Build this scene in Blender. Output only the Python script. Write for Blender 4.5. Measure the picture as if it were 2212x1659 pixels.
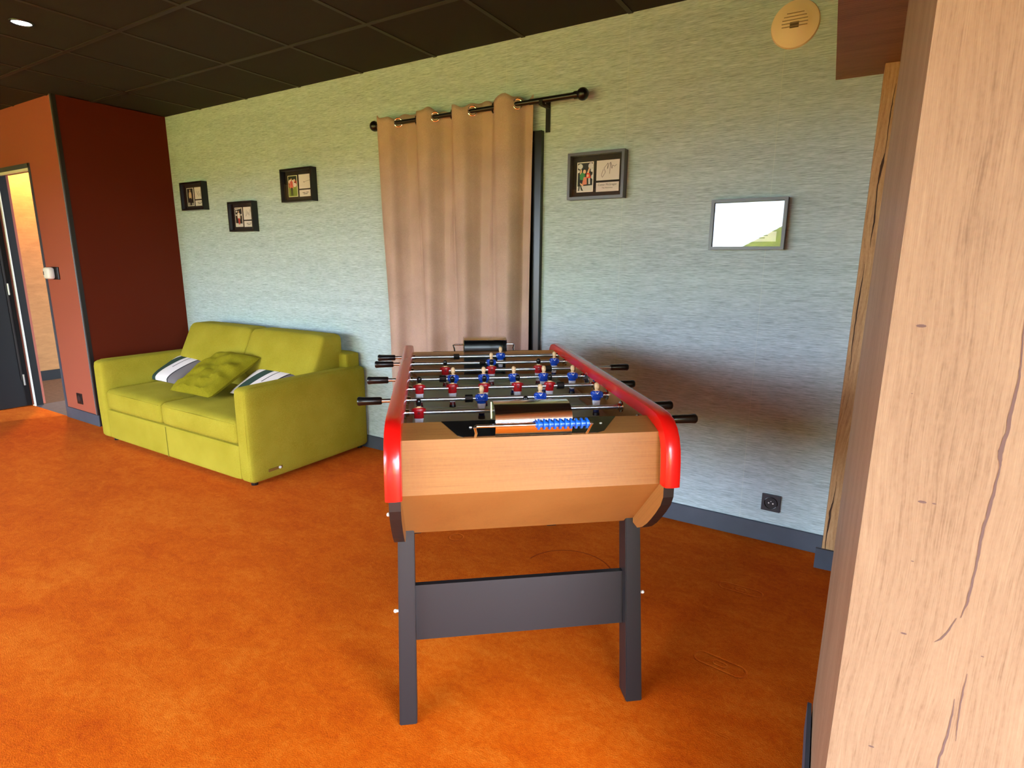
import bpy, bmesh, math, random
from mathutils import Vector, Matrix, noise
for o in list(bpy.data.objects): bpy.data.objects.remove(o, do_unlink=True)
random.seed(7)
C = bpy.context.scene.collection
PI = math.pi

# ------------------------------------------------------------ camera, world, light, exposure
PITCH, ROLL, YAW, FPX = -.21072, .007646, .54867, 1238.8
cy_, sy_ = math.cos(YAW), math.sin(YAW)
_f = Vector((-sy_*math.cos(PITCH), cy_*math.cos(PITCH), math.sin(PITCH)))
_r = Vector((cy_, sy_, 0)); _u = _r.cross(_f)
_r2 = _r*math.cos(ROLL)+_u*math.sin(ROLL); _u2 = -_r*math.sin(ROLL)+_u*math.cos(ROLL)
cam = bpy.data.objects.new('camera', bpy.data.cameras.new('camera')); C.objects.link(cam)
cam.data.sensor_width = 36; cam.data.sensor_fit = 'HORIZONTAL'; cam.data.lens = FPX/2212*36
cam.data.clip_start = .05
M = Matrix.Identity(4)
for i in range(3):
    M[i][0] = _r2[i]; M[i][1] = _u2[i]; M[i][2] = -_f[i]
M[0][3], M[1][3], M[2][3] = 0, 0, 1.345
cam.matrix_world = M
sc = bpy.context.scene
sc.camera = cam
sc.view_settings.view_transform = 'Standard'; sc.view_settings.look = 'None'
sc.view_settings.gamma = 1; sc.view_settings.use_curve_mapping = False
sc.view_settings.exposure = 1.1
W = bpy.data.worlds.new('overcast_sky'); sc.world = W; W.use_nodes = True
nt = W.node_tree; bg = nt.nodes['Background']
tc = nt.nodes.new('ShaderNodeTexCoord'); sp = nt.nodes.new('ShaderNodeSeparateXYZ'); rp = nt.nodes.new('ShaderNodeValToRGB')
nt.links.new(tc.outputs['Generated'], sp.inputs[0]); mr = nt.nodes.new('ShaderNodeMath'); mr.operation = 'MULTIPLY_ADD'; mr.inputs[1].default_value = .5; mr.inputs[2].default_value = .5; nt.links.new(sp.outputs[2], mr.inputs[0]); nt.links.new(mr.outputs[0], rp.inputs[0]); nt.links.new(rp.outputs[0], bg.inputs[0])
rp.color_ramp.elements[0].position = .50; rp.color_ramp.elements[0].color = (.74, .92, 1.14, 1)
rp.color_ramp.elements[1].position = .85; rp.color_ramp.elements[1].color = (.84, 1.02, 1.24, 1)
e = rp.color_ramp.elements.new(.495); e.color = (.15, .125, .06, 1)   # distant fields below the horizon
bg.inputs[1].default_value = 14.5

# windows of the wall behind the camera: x ranges, sill and head
WIN = [(-6.35, -4.95), (-4.85, -3.55), (-3.45, -2.25), (-2.15, -.92)]
WZ0, WZ1, YR = .12, 2.25, -3.3
RW = (-3.0, .5)  # y range of the added right-hand opening that fills in light
HEAD = (2.02, 2.02, 2.02, 2.25)
for (a, b), WZ1 in zip(WIN, HEAD):
    L = bpy.data.lights.new('daylight_portal', 'AREA'); L.shape = 'RECTANGLE'; L.size = b-a; L.size_y = WZ1-WZ0
    L.cycles.is_portal = True
    o = bpy.data.objects.new('daylight_portal', L); C.objects.link(o)
    o.location = ((a+b)/2, YR-.06, (WZ0+WZ1)/2); o.rotation_euler = (PI/2, 0, 0)

L = bpy.data.lights.new('daylight_portal', 'AREA'); L.shape = 'RECTANGLE'; L.size = RW[1]-RW[0]; L.size_y = 1.9  # portal for the added fill opening in the right wall
L.cycles.is_portal = True
o = bpy.data.objects.new('daylight_portal', L); C.objects.link(o)
o.location = (2.16, (RW[0]+RW[1])/2, 1.30); o.rotation_euler = (PI/2, 0, PI/2)

# ------------------------------------------------------------ helpers
def lin(c):
    return tuple((x/255/12.92 if x/255 <= .04045 else ((x/255+.055)/1.055)**2.4) for x in c)
def newmat(name):
    m = bpy.data.materials.new(name); m.use_nodes = True
    return m, m.node_tree, m.node_tree.nodes['Principled BSDF']
def mat(name, rgb, rough=.5, metal=0., spec=.5, bump=0., bscale=200., coat=0., var=0., vscale=3., sheen=0.):
    m, t, b = newmat(name)
    b.inputs['Base Color'].default_value = (*lin(rgb), 1)
    b.inputs['Roughness'].default_value = rough; b.inputs['Metallic'].default_value = metal
    b.inputs['Specular IOR Level'].default_value = spec
    b.inputs['Coat Weight'].default_value = coat; b.inputs['Sheen Weight'].default_value = sheen
    tc = t.nodes.new('ShaderNodeTexCoord')
    if bump:
        n = t.nodes.new('ShaderNodeTexNoise'); n.inputs['Scale'].default_value = bscale; n.inputs['Detail'].default_value = 3
        bp = t.nodes.new('ShaderNodeBump'); bp.inputs['Strength'].default_value = bump; bp.inputs['Distance'].default_value = .002
        t.links.new(tc.outputs['Object'], n.inputs['Vector']); t.links.new(n.outputs[0], bp.inputs['Height']); t.links.new(bp.outputs[0], b.inputs['Normal'])
    if var:
        n = t.nodes.new('ShaderNodeTexNoise'); n.inputs['Scale'].default_value = vscale; n.inputs['Detail'].default_value = 6
        t.links.new(tc.outputs['Object'], n.inputs['Vector'])
        r = t.nodes.new('ShaderNodeValToRGB'); t.links.new(n.outputs[0], r.inputs[0])
        c = lin(rgb)
        r.color_ramp.elements[0].position = .3; r.color_ramp.elements[0].color = (*[x*(1-var) for x in c], 1)
        r.color_ramp.elements[1].position = .7; r.color_ramp.elements[1].color = (*[min(1, x*(1+var)) for x in c], 1)
        t.links.new(r.outputs[0], b.inputs['Base Color'])
    return m
class NB:
    """small node builder"""
    def __init__(s, t): s.t = t
    def n(s, ty, **k):
        nd = s.t.nodes.new(ty)
        for a, v in k.items(): setattr(nd, a, v)
        return nd
    def set(s, sock, v):
        if isinstance(v, bpy.types.NodeSocket): s.t.links.new(v, sock)
        else: sock.default_value = v
    def math(s, op, a, b=None, c=None):
        nd = s.n('ShaderNodeMath', operation=op); s.set(nd.inputs[0], a)
        if b is not None: s.set(nd.inputs[1], b)
        if c is not None: s.set(nd.inputs[2], c)
        return nd.outputs[0]
    def obj(s): return s.n('ShaderNodeTexCoord').outputs['Object']
    def mapv(s, v, scale=(1, 1, 1), loc=(0, 0, 0), rot=(0, 0, 0)):
        nd = s.n('ShaderNodeMapping'); s.set(nd.inputs[0], v); nd.inputs['Scale'].default_value = scale
        nd.inputs['Location'].default_value = loc; nd.inputs['Rotation'].default_value = rot
        return nd.outputs[0]
    def noise(s, v, scale=1., detail=4., rough=.5, dist=0.):
        nd = s.n('ShaderNodeTexNoise'); s.set(nd.inputs['Vector'], v); nd.inputs['Scale'].default_value = scale
        nd.inputs['Detail'].default_value = detail; nd.inputs['Roughness'].default_value = rough; nd.inputs['Distortion'].default_value = dist
        return nd.outputs[0]
    def ramp(s, f, stops, interp='LINEAR'):
        nd = s.n('ShaderNodeValToRGB'); s.set(nd.inputs[0], f); cr = nd.color_ramp; cr.interpolation = interp
        while len(cr.elements) < len(stops): cr.elements.new(.5)
        for e, (p, c) in zip(cr.elements, stops):
            e.position = p; e.color = (*c, 1) if len(c) == 3 else c
        return nd.outputs[0]
    def mix(s, f, a, b, mode='MIX'):
        nd = s.n('ShaderNodeMix', data_type='RGBA', blend_type=mode)
        s.set(nd.inputs[0], f); s.set(nd.inputs[6], a); s.set(nd.inputs[7], b); return nd.outputs[2]
    def bump(s, h, strength, dist, prev=None):
        nd = s.n('ShaderNodeBump'); s.set(nd.inputs['Height'], h); nd.inputs['Strength'].default_value = strength
        nd.inputs['Distance'].default_value = dist
        if prev is not None: s.set(nd.inputs['Normal'], prev)
        return nd.outputs[0]
    def sep(s, v):
        nd = s.n('ShaderNodeSeparateXYZ'); s.set(nd.inputs[0], v); return nd.outputs
def g3(v): return (v, v, v)

# ---- surfaces
def m_wallpaper():
    m, t, b = newmat('sage_grasscloth'); B = NB(t); v = B.obj()
    n1 = B.noise(B.mapv(v, (9, 9, 330)), 1, 3, .65)
    n2 = B.noise(B.mapv(v, (28, 28, 620)), 1, 2, .6)
    n3 = B.noise(B.mapv(v, (1.2, 1.2, 22)), 1, 3, .6)
    f = B.math('ADD', B.math('MULTIPLY', n1, .5), B.math('ADD', B.math('MULTIPLY', n2, .4), B.math('MULTIPLY', n3, .10)))
    c = B.ramp(f, [(.34, lin((122, 132, 132))), (.5, lin((174, 190, 194))), (.66, lin((208, 222, 224)))])
    x = B.sep(v)[0]
    w = B.math('ABSOLUTE', B.math('SUBTRACT', B.math('FRACT', B.math('DIVIDE', B.math('ADD', x, 20.37), .70)), .5))
    seam = B.math('LESS_THAN', w, .0018)
    c = B.mix(B.math('MULTIPLY', seam, .35), c, (*lin((205, 214, 200)), 1))
    t.links.new(c, b.inputs['Base Color']); b.inputs['Roughness'].default_value = .8; b.inputs['Specular IOR Level'].default_value = .25
    t.links.new(B.bump(f, .35, .002), b.inputs['Normal'])
    return m
def m_carpet():
    m, t, b = newmat('orange_velour_carpet'); B = NB(t); v = B.obj(); X, Y, Z = B.sep(v)
    big = B.noise(B.mapv(v, (1.1, 1.7, 1)), 1.3, 4, .6, .6)
    mid = B.noise(B.mapv(v, (7, 12, 1)), 1, 5, .7, .8)
    fine = B.noise(v, 230, 2, .7); tuft = B.noise(v, 52, 4, .75, .6)
    f = B.math('ADD', B.math('ADD', B.math('MULTIPLY', big, .26), B.math('MULTIPLY', tuft, .28)), B.math('ADD', B.math('MULTIPLY', mid, .26), B.math('MULTIPLY', fine, .2)))
    c = B.ramp(f, [(.38, lin((186, 66, 1))), (.5, lin((210, 90, 4))), (.62, lin((226, 114, 24)))])
    # the worn arc, two rounded-plate imprints and a dent pressed in the pile
    def ellring(cx, cy, r, w, x0, x1, y0):
        dx = B.math('SUBTRACT', X, cx); dy = B.math('SUBTRACT', Y, cy)
        d = B.math('SQRT', B.math('ADD', B.math('MULTIPLY', dx, dx), B.math('MULTIPLY', dy, dy)))
        k = B.math('LESS_THAN', B.math('ABSOLUTE', B.math('SUBTRACT', d, r)), w)
        k = B.math('MULTIPLY', k, B.math('MULTIPLY', B.math('GREATER_THAN', X, x0), B.math('LESS_THAN', X, x1)))
        return B.math('MULTIPLY', k, B.math('GREATER_THAN', Y, y0))
    arc = ellring(-.99, 2.10, .20, .0032, -1.21, -.82, 2.12)
    c = B.mix(B.math('MULTIPLY', arc, .75), c, (*lin((128, 40, 10)), 1))
    def rr(cx, cy, hx, hy, r, w, ang=0.):
        p = B.mapv(v, loc=(-cx, -cy, 0)); 
        if ang: p = B.mapv(p, rot=(0, 0, ang))
        x, y, _ = B.sep(p)
        qx = B.math('MAXIMUM', B.math('SUBTRACT', B.math('ABSOLUTE', x), hx-r), 0); qy = B.math('MAXIMUM', B.math('SUBTRACT', B.math('ABSOLUTE', y), hy-r), 0)
        d = B.math('SUBTRACT', B.math('SQRT', B.math('ADD', B.math('MULTIPLY', qx, qx), B.math('MULTIPLY', qy, qy))), r)
        return B.math('SUBTRACT', 1, B.math('MINIMUM', B.math('DIVIDE', B.math('ABSOLUTE', d), w), 1))
    imp = rr(-.312, 2.369, .085, .026, .024, .006)
    for a in ((-.312, 2.369, .02, .011, .01, .005), (-.285, 1.846, .085, .03, .026, .006, .12), (-.285, 1.846, .022, .012, .011, .005, .12), (-1.607, 2.105, .034, .034, .033, .007)):
        imp = B.math('MAXIMUM', imp, rr(*a))
    c = B.mix(B.math('MULTIPLY', imp, .10), c, (*lin((235, 120, 60)), 1))
    t.links.new(c, b.inputs['Base Color']); b.inputs['Roughness'].default_value = .95; b.inputs['Specular IOR Level'].default_value = .04
    b.inputs['Sheen Weight'].default_value = .04; b.inputs['Sheen Roughness'].default_value = .5; b.inputs['Sheen Tint'].default_value = (1, .55, .3, 1)
    h = B.math('SUBTRACT', B.math('ADD', fine, B.math('MULTIPLY', mid, 1.2)), B.math('MULTIPLY', imp, .8))
    t.links.new(B.bump(h, .5, .003), b.inputs['Normal'])
    return m
def m_oak(name, c0, c1, c2, axis='z', freq=1., swirl=.06, rough=.55, off=0., rw=.05, ct=1.1, ln=1.):
    """oak decor: long grain along the axis, with swirls"""
    m, t, b = newmat(name); B = NB(t); v = B.mapv(B.obj(), loc=(off, off*.7, off*.3))
    x, y, z = B.sep(v)
    vv = B.mapv(v, {'z': (1, 1, .33), 'x': (.33, 1, 1)}[axis])
    w1 = B.math('SUBTRACT', B.noise(vv, 2.4, 2, .4), .5); w2 = B.math('SUBTRACT', B.noise(vv, 8, 2, .4), .5)
    across = B.math('ADD', B.math('ADD', x, y) if axis == 'z' else B.math('ADD', z, y), B.math('ADD', B.math('MULTIPLY', w1, swirl*3), B.math('MULTIPLY', w2, swirl*.6)))
    along = z if axis == 'z' else x
    cb = B.n('ShaderNodeCombineXYZ'); B.set(cb.inputs[0], across); B.set(cb.inputs[1], along); gv = cb.outputs[0]
    fib = B.noise(B.mapv(gv, (620, 9*ln, 1)), 1, 3, .65)
    pores = B.noise(B.mapv(gv, (260, 12*ln, 1)), 1, 4, .75)
    broad = B.noise(B.mapv(gv, (13, 1.3, 1)), 1, 4, .6)
    mott = B.noise(B.mapv(v, (150, 150, 90)), 1, 2, .6)
    rings = B.math('MULTIPLY_ADD', B.math('SINE', B.math('MULTIPLY', across, 420)), .5, .5)
    f = B.math('ADD', B.math('MULTIPLY', rings, rw), B.math('ADD', B.math('MULTIPLY', fib, .27), B.math('ADD', B.math('MULTIPLY', pores, .30), B.math('ADD', B.math('MULTIPLY', broad, .28), B.math('MULTIPLY', mott, .10)))))
    f = B.math('MULTIPLY_ADD', B.math('SUBTRACT', f, .5), ct, .5)
    c = B.ramp(f, [(.34, lin(c0)), (.48, lin(c1)), (.62, lin(c2))])
    t.links.new(c, b.inputs['Base Color']); b.inputs['Roughness'].default_value = rough; b.inputs['Specular IOR Level'].default_value = .3
    t.links.new(B.bump(f, .25, .0015), b.inputs['Normal'])
    return m
def m_fabric(name, c0, c1, scale=420, sheen=.3, b=.5, wr=0.):
    m, t, bs = newmat(name); B = NB(t); v = B.obj()
    a = B.noise(v, scale, 2, .6); l = B.noise(v, 5, 3, .5)
    f = B.math('ADD', B.math('MULTIPLY', a, .7), B.math('MULTIPLY', l, .3))
    t.links.new(B.ramp(f, [(.35, lin(c0)), (.65, lin(c1))]), bs.inputs['Base Color'])
    bs.inputs['Roughness'].default_value = .92; bs.inputs['Specular IOR Level'].default_value = .15
    bs.inputs['Sheen Weight'].default_value = sheen; bs.inputs['Sheen Tint'].default_value = (*lin(c1), 1)
    t.links.new(B.bump(a, b, .0015), bs.inputs['Normal'])
    return m
def m_emit(name, rgb, s):
    m, t, b = newmat(name); b.inputs['Base Color'].default_value = (*lin(rgb), 1)
    b.inputs['Emission Color'].default_value = (*lin(rgb), 1); b.inputs['Emission Strength'].default_value = s
    return m
def m_glass():
    m, t, b = newmat('clear_glass'); B = NB(t); t.nodes.remove(b)
    out = [n for n in t.nodes if n.type == 'OUTPUT_MATERIAL'][0]
    tr = B.n('ShaderNodeBsdfTransparent'); gl = B.n('ShaderNodeBsdfGlossy'); gl.inputs['Roughness'].default_value = .01
    lw = B.n('ShaderNodeLayerWeight'); lw.inputs[0].default_value = .5
    fr = B.math('MULTIPLY_ADD', B.math('POWER', lw.outputs['Facing'], 5), .95, .035)
    mx = B.n('ShaderNodeMixShader'); t.links.new(fr, mx.inputs[0]); t.links.new(tr.outputs[0], mx.inputs[1]); t.links.new(gl.outputs[0], mx.inputs[2])
    t.links.new(mx.outputs[0], out.inputs[0]); return m
WALLPAPER = m_wallpaper(); CARPET = m_carpet()
TERRA = mat('terracotta_paint', (160, 80, 58), .6, bump=.15, bscale=300)
BROWN = mat('red_brown_wall', (90, 27, 4), .7, spec=.15, bump=.15, bscale=300)  # side wall, one even colour darker than the terracotta front
OAK = m_oak('pale_split_oak', (106, 80, 56), (140, 112, 85), (158, 131, 101), swirl=.04, rw=.03, ct=.85)
OAKD = m_oak('honey_split_oak', (140, 98, 60), (184, 138, 92), (208, 166, 118), off=3.1)
WALNUT = m_oak('walnut_edge_laminate', (118, 88, 64), (150, 116, 88), (172, 140, 110), swirl=.01, off=1.7)
WALNUTH = m_oak('walnut_soffit_laminate', (104, 68, 42), (142, 98, 66), (168, 120, 84), axis='x', freq=-1, swirl=.01, off=2.3)
BEECH = m_oak('beech_laminate', (126, 78, 36), (154, 102, 50), (164, 112, 58), axis='x', freq=1, swirl=.002, rough=.42, off=5., rw=.01, ct=.9, ln=.32)
CEIL = mat('black_ceiling_tile', (22, 13, 5), .9, bump=.4, bscale=400, var=.25, vscale=60)
CEILB = mat('black_ceiling_bar', (42, 34, 25), .6)
BASEB = mat('charcoal_baseboard', (66, 72, 84), .55, var=.12, vscale=8)
BLACK = mat('black_paint', (14, 13, 14), .5, spec=.3)
BLACKP = mat('black_plastic', (16, 15, 16), .3)
EDGE = mat('black_edge_band', (32, 26, 24), .4)
LEG = mat('charcoal_lacquer', (28, 27, 29), .42, bump=.05, bscale=500)
RED = mat('red_enamel', (214, 18, 12), .26, coat=.25)
CHROME = mat('chrome', (222, 228, 236), .13, 1.)
STEEL = mat('steel_rod', (210, 218, 228), .30, 1.)
DARKMET = mat('black_mirror_plate', (70, 70, 68), .15, .9)
BLUE = mat('blue_plastic', (20, 96, 200), .3)
WHITEP = mat('white_plastic', (232, 230, 226), .4)
CREAM = mat('cream_plastic', (232, 205, 168), .45)
ALU = mat('aluminium', (180, 180, 178), .35, .8)
SOFA = m_fabric('lime_green_wool', (134, 120, 20), (168, 152, 50))
VELVET = m_fabric('olive_green_velvet', (116, 106, 10), (134, 122, 20), 160, .5, .3)
CURT = m_fabric('taupe_linen', (156, 130, 118), (194, 164, 150), 500, .2, .4)
GREY = mat('grey_frame_lacquer', (84, 82, 88), .35)
GLASS = m_glass()
MATB = mat('black_mount_card', (34, 26, 24), .8)
PAPER = mat('cream_card', (222, 212, 212), .7)
INK = mat('ink', (60, 50, 60), .7)

# ---- mesh helpers
def link(name, bm, mats, parent=None, smooth=False, loc=None, recalc=True):
    if recalc: bmesh.ops.recalc_face_normals(bm, faces=bm.faces[:])
    me = bpy.data.meshes.new(name); bm.to_mesh(me); bm.free()
    if not isinstance(mats, (list, tuple)): mats = [mats]
    for m in mats: me.materials.append(m)
    if smooth:
        for p in me.polygons: p.use_smooth = True
        me.set_sharp_from_angle(angle=math.radians(38))
    o = bpy.data.objects.new(name, me); C.objects.link(o)
    if parent: o.parent = parent
    if loc: o.location = loc
    return o
def thing(name, label, cat, loc=(0, 0, 0), rotz=0, group=None):
    o = bpy.data.objects.new(name, None); C.objects.link(o); o.empty_display_size = .1
    o.location = loc; o.rotation_euler = (0, 0, rotz); tag(o, label, cat, group); return o
def tag(o, label, cat, group=None):
    o['label'] = label; o['category'] = cat
    if group: o['group'] = group
    return o
def struct(name, bm, mats, **k):
    o = link(name, bm, mats, **k); o['kind'] = 'structure'; return o
def BM(): return bmesh.new()
def box(bm, x0, x1, y0, y1, z0, z1, mi=0, bev=0., seg=2):
    g = bmesh.ops.create_cube(bm, size=1)
    for v in g['verts']:
        v.co = Vector(((x0+x1)/2+v.co.x*(x1-x0), (y0+y1)/2+v.co.y*(y1-y0), (z0+z1)/2+v.co.z*(z1-z0)))
    fs = list({f for v in g['verts'] for f in v.link_faces})
    for f in fs: f.material_index = mi
    if bev:
        es = list({e for v in g['verts'] for e in v.link_edges})
        r = bmesh.ops.bevel(bm, geom=es, offset=bev, segments=seg, affect='EDGES', profile=.5)
        for f in r['faces']: f.material_index = mi
    return g
def prism(bm, pts, a, b, axis='x', mi=0):
    """polygon in the two other axes extruded from a to b on the given axis"""
    def P(p, w):
        return {'x': (w, p[0], p[1]), 'y': (p[0], w, p[1]), 'z': (p[0], p[1], w)}[axis]
    A = [bm.verts.new(P(p, a)) for p in pts]; Bv = [bm.verts.new(P(p, b)) for p in pts]
    fs = [bm.faces.new(A), bm.faces.new(Bv[::-1])]
    n = len(pts)
    for i in range(n): fs.append(bm.faces.new((A[i], A[(i+1) % n], Bv[(i+1) % n], Bv[i])))
    for f in fs: f.material_index = mi
    return fs
def tube(bm, pts, r, seg=12, mi=0, cap=True):
    pts = [Vector(p) for p in pts]; rings = []
    n = len(pts); up = Vector((0, 0, 1))
    rr = r if isinstance(r, (list, tuple)) else [r]*n
    for i, p in enumerate(pts):
        d = (pts[min(i+1, n-1)]-pts[max(i-1, 0)]).normalized()
        u = up if abs(d.dot(up)) < .95 else Vector((1, 0, 0))
        s = d.cross(u).normalized(); t = s.cross(d)
        rings.append([bm.verts.new(p+(s*math.cos(k*2*PI/seg)+t*math.sin(k*2*PI/seg))*rr[i]) for k in range(seg)])
    for i in range(n-1):
        for k in range(seg):
            f = bm.faces.new((rings[i][k], rings[i][(k+1) % seg], rings[i+1][(k+1) % seg], rings[i+1][k])); f.material_index = mi
    if cap:
        for q in (rings[0], rings[-1][::-1]):
            f = bm.faces.new(q); f.material_index = mi
def sweep(bm, pts, cross, side, mi=0):
    """sweep a closed cross-section (a,b) : a along side, b along the path normal"""
    pts = [Vector(p) for p in pts]; side = Vector(side); n = len(pts); rings = []
    for i, p in enumerate(pts):
        d = (pts[min(i+1, n-1)]-pts[max(i-1, 0)]).normalized(); nn = side.cross(d).normalized()
        rings.append([bm.verts.new(p+side*a+nn*b) for a, b in cross])
    m = len(cross)
    for i in range(n-1):
        for k in range(m):
            f = bm.faces.new((rings[i][k], rings[i][(k+1) % m], rings[i+1][(k+1) % m], rings[i+1][k])); f.material_index = mi
    bm.faces.new(rings[0]).material_index = mi; bm.faces.new(rings[-1][::-1]).material_index = mi
def rbox(bm, c, h, r, n=10, puff=(0, 0, 0), mi=0, fn=None):
    """rounded, optionally puffed box, centre c, half sizes h"""
    old = set(bm.verts)
    g = bmesh.ops.create_cube(bm, size=2)
    es = list({e for v in g['verts'] for e in v.link_edges})
    bmesh.ops.subdivide_edges(bm, edges=es, cuts=n, use_grid_fill=True)
    seen = {v for v in bm.verts if v not in old}
    for v in seen:
        q = v.co.copy()
        def rem(t):  # spread samples toward the rounded rim
            return math.copysign(1-(1-abs(t))**1.5, t)
        q = Vector((rem(q.x), rem(q.y), rem(q.z)))
        p = Vector((q.x*h[0], q.y*h[1], q.z*h[2]))
        inn = Vector([max(-(h[k]-r), min(h[k]-r, p[k])) for k in range(3)])
        d = p-inn
        if d.length > 1e-9: p = inn+d.normalized()*r
        for k in range(3):
            a, b_ = [j for j in range(3) if j != k]
            w = max(0, 1-q[a]**2)*max(0, 1-q[b_]**2)
            if abs(abs(q[k])-1) < 1e-6: p[k] += math.copysign(puff[k]*w, q[k])
        p = Vector(c)+p
        v.co = fn(p) if fn else p
    for f in {f for v in seen for f in v.link_faces}: f.material_index = mi
    return seen
def ball(bm, c, r, u=16, v=10, mi=0, scale=(1, 1, 1)):
    g = bmesh.ops.create_uvsphere(bm, u_segments=u, v_segments=v, radius=r)
    for q in g['verts']: q.co = Vector((q.co.x*scale[0], q.co.y*scale[1], q.co.z*scale[2]))+Vector(c)
    for f in {f for q in g['verts'] for f in q.link_faces}: f.material_index = mi
def cyl(bm, p0, p1, r, seg=20, mi=0): tube(bm, [p0, p1], r, seg, mi)

# ------------------------------------------------------------ the room
YB = 2.896; XL = -5.22; YT = 2.094; ZC = 2.512
bm = BM(); box(bm, -6.48, 2.2, YR-.1, YB, -.05, 0); box(bm, -8.1, -6.48, YR-.1, YT, -.05, 0); struct('floor', bm, CARPET)
bm = BM(); box(bm, XL-.08, 2.2, YB, YB+.12, 0, 2.8); struct('wall_back', bm, WALLPAPER)
# box-shaped closet: red-brown side wall and terracotta front with the doorway
bm = BM(); box(bm, XL-.1, XL, YT+.012, YB, 0, ZC); struct('wall_left', bm, BROWN)
bm = BM(); box(bm, -5.775, XL-.02, YT, YT+.1, 0, ZC); box(bm, -8.1, -5.775, YT, YT+.1, 2.075, ZC); box(bm, -8.1, -6.52, YT, YT+.1, 0, 2.075)
struct('wall_left_front', bm, TERRA)
bm = BM(); box(bm, XL-.02, XL+.004, YT-.006, YT+.02, 0, ZC); struct('trim_1', bm, EDGE)
bm = BM(); box(bm, XL-.026, XL-.018, YT-.009, YT+.0, 0, ZC); struct('trim_2', bm, ALU)
# door frame
bm = BM(); box(bm, -6.52, -5.775, YT-.008, YT+.11, 2.045, 2.078); box(bm, -5.795, -5.77, YT-.008, YT+.11, 0, 2.078); struct('trim_3', bm, BASEB)
bm = BM(); box(bm, -6.50, -6.452, YT+.006, YT+.06, 0, 2.045); struct('trim_5', bm, BLACK)
bm = BM(); box(bm, -6.50, -5.797, YT+.0, YT+.02, 2.025, 2.045); struct('trim_4', bm, WHITEP)
# black door leaf, opened into the room
dr = thing('door_1', 'black door leaf standing open', 'door', (-6.50, YT-.01, 0)); del dr['label']; del dr['category']; dr['kind'] = 'structure'
bm = BM(); box(bm, -.04, 0, -.74, 0, .008, 2.04, bev=.002); link('door_leaf', bm, BLACK, dr)
bm = BM(); box(bm, .026, .052, .006, .014, .0, 2.04); link('door_edge_strip', bm, WHITEP, dr)
bm = BM(); box(bm, 0, .006, -.05, -.035, .25, 1.95); link('door_seal', bm, EDGE, dr)
bm = BM(); cyl(bm, (.006, -.03, 1.02), (.006, -.03, 1.12), .008); cyl(bm, (.006, -.03, .2), (.006, -.03, .3), .008); cyl(bm, (.006, -.03, 1.8), (.006, -.03, 1.9), .008); link('hinge', bm, ALU, dr)
# corridor behind the doorway
bm = BM(); box(bm, -6.48, -5.3, YT, 3.6, -.03, 0.001); struct('floor_threshold', bm, mat('grey_threshold_vinyl', (88, 84, 88), .5, var=.15, vscale=20))
bm = BM(); box(bm, -8.3, -6.48, YT+.1, 3.6, -.03, 0.0); struct('floor_corridor', bm, mat('brown_corridor_carpet', (92, 70, 52), .9, var=.3, vscale=30))
def m_plaster():
    m, t, b = newmat('amber_plaster'); B = NB(t); v = B.obj()
    n = B.noise(B.mapv(v, (2, 2.2, 7)), 2.5, 6, .7, .4); s = B.noise(B.mapv(v, (6, 6, 22)), 2, 5, .75)
    c = B.ramp(n, [(.3, lin((156, 108, 60))), (.7, lin((184, 132, 76)))])
    c = B.mix(B.math('MULTIPLY', B.math('GREATER_THAN', s, .62), .4), c, (*lin((140, 96, 56)), 1))
    t.links.new(c, b.inputs['Base Color']); b.inputs['Roughness'].default_value = .7; return m
bm = BM(); box(bm, -7.85, -7.75, YT+.1, 3.6, 0, ZC); struct('wall_corridor_left', bm, m_plaster())
bm = BM(); box(bm, -7.75, -7.735, YT+.1, 3.6, 0, .11); struct('baseboard_corridor', bm, BLACK)
bm = BM(); box(bm, -7.85, -5.2, 3.6, 3.7, 0, ZC); struct('wall_corridor_back', bm, mat('corridor_paint', (120, 84, 60), .8))
bm = BM(); box(bm, -7.85, -5.2, YT+.1, 3.7, ZC, ZC+.05); struct('ceiling_corridor', bm, mat('corridor_ceiling', (120, 100, 80), .8))
L = bpy.data.lights.new('corridor_lamp', 'SPOT'); L.energy = 85; L.color = (1, .60, .24); L.spot_size = 2.6; L.spot_blend = .8; L.shadow_soft_size = .06
o = bpy.data.objects.new('corridor_lamp', L); C.objects.link(o); o.location = (-7.42, 2.75, 2.49)
# ceiling with its tile grid
bm = BM(); box(bm, -8.1, 2.2, YR-.1, YB+.0, ZC, ZC+.05)
for k in range(-12, 10):
    x = -2.91+.597*k
    if -8.1 < x < 2.2: box(bm, x-.012, x+.012, YR, YB, ZC-.004, ZC+.001, 1)
for k in range(-9, 3):
    y = 1.75+.6*k
    if YR < y < YB: box(bm, -8.1, 2.2, y-.012, y+.012, ZC-.0045, ZC+.001, 1)
struct('ceiling', bm, [CEIL, CEILB])
# baseboards
def bboard(name, x0, x1, y0, y1, h=.094):
    bm = BM(); box(bm, x0, x1, y0, y1, 0, h, bev=.002, seg=1); return struct(name, bm, BASEB)
bboard('baseboard_back', XL, -2.62, YB-.012, YB); bboard('baseboard_back_right', -1.58, -.045, YB-.012, YB)
bboard('baseboard_left', XL, XL+.012, YT+.012, YB-.012); bboard('baseboard_left_front', -5.77, XL+.012, YT-.012, YT)
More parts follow.
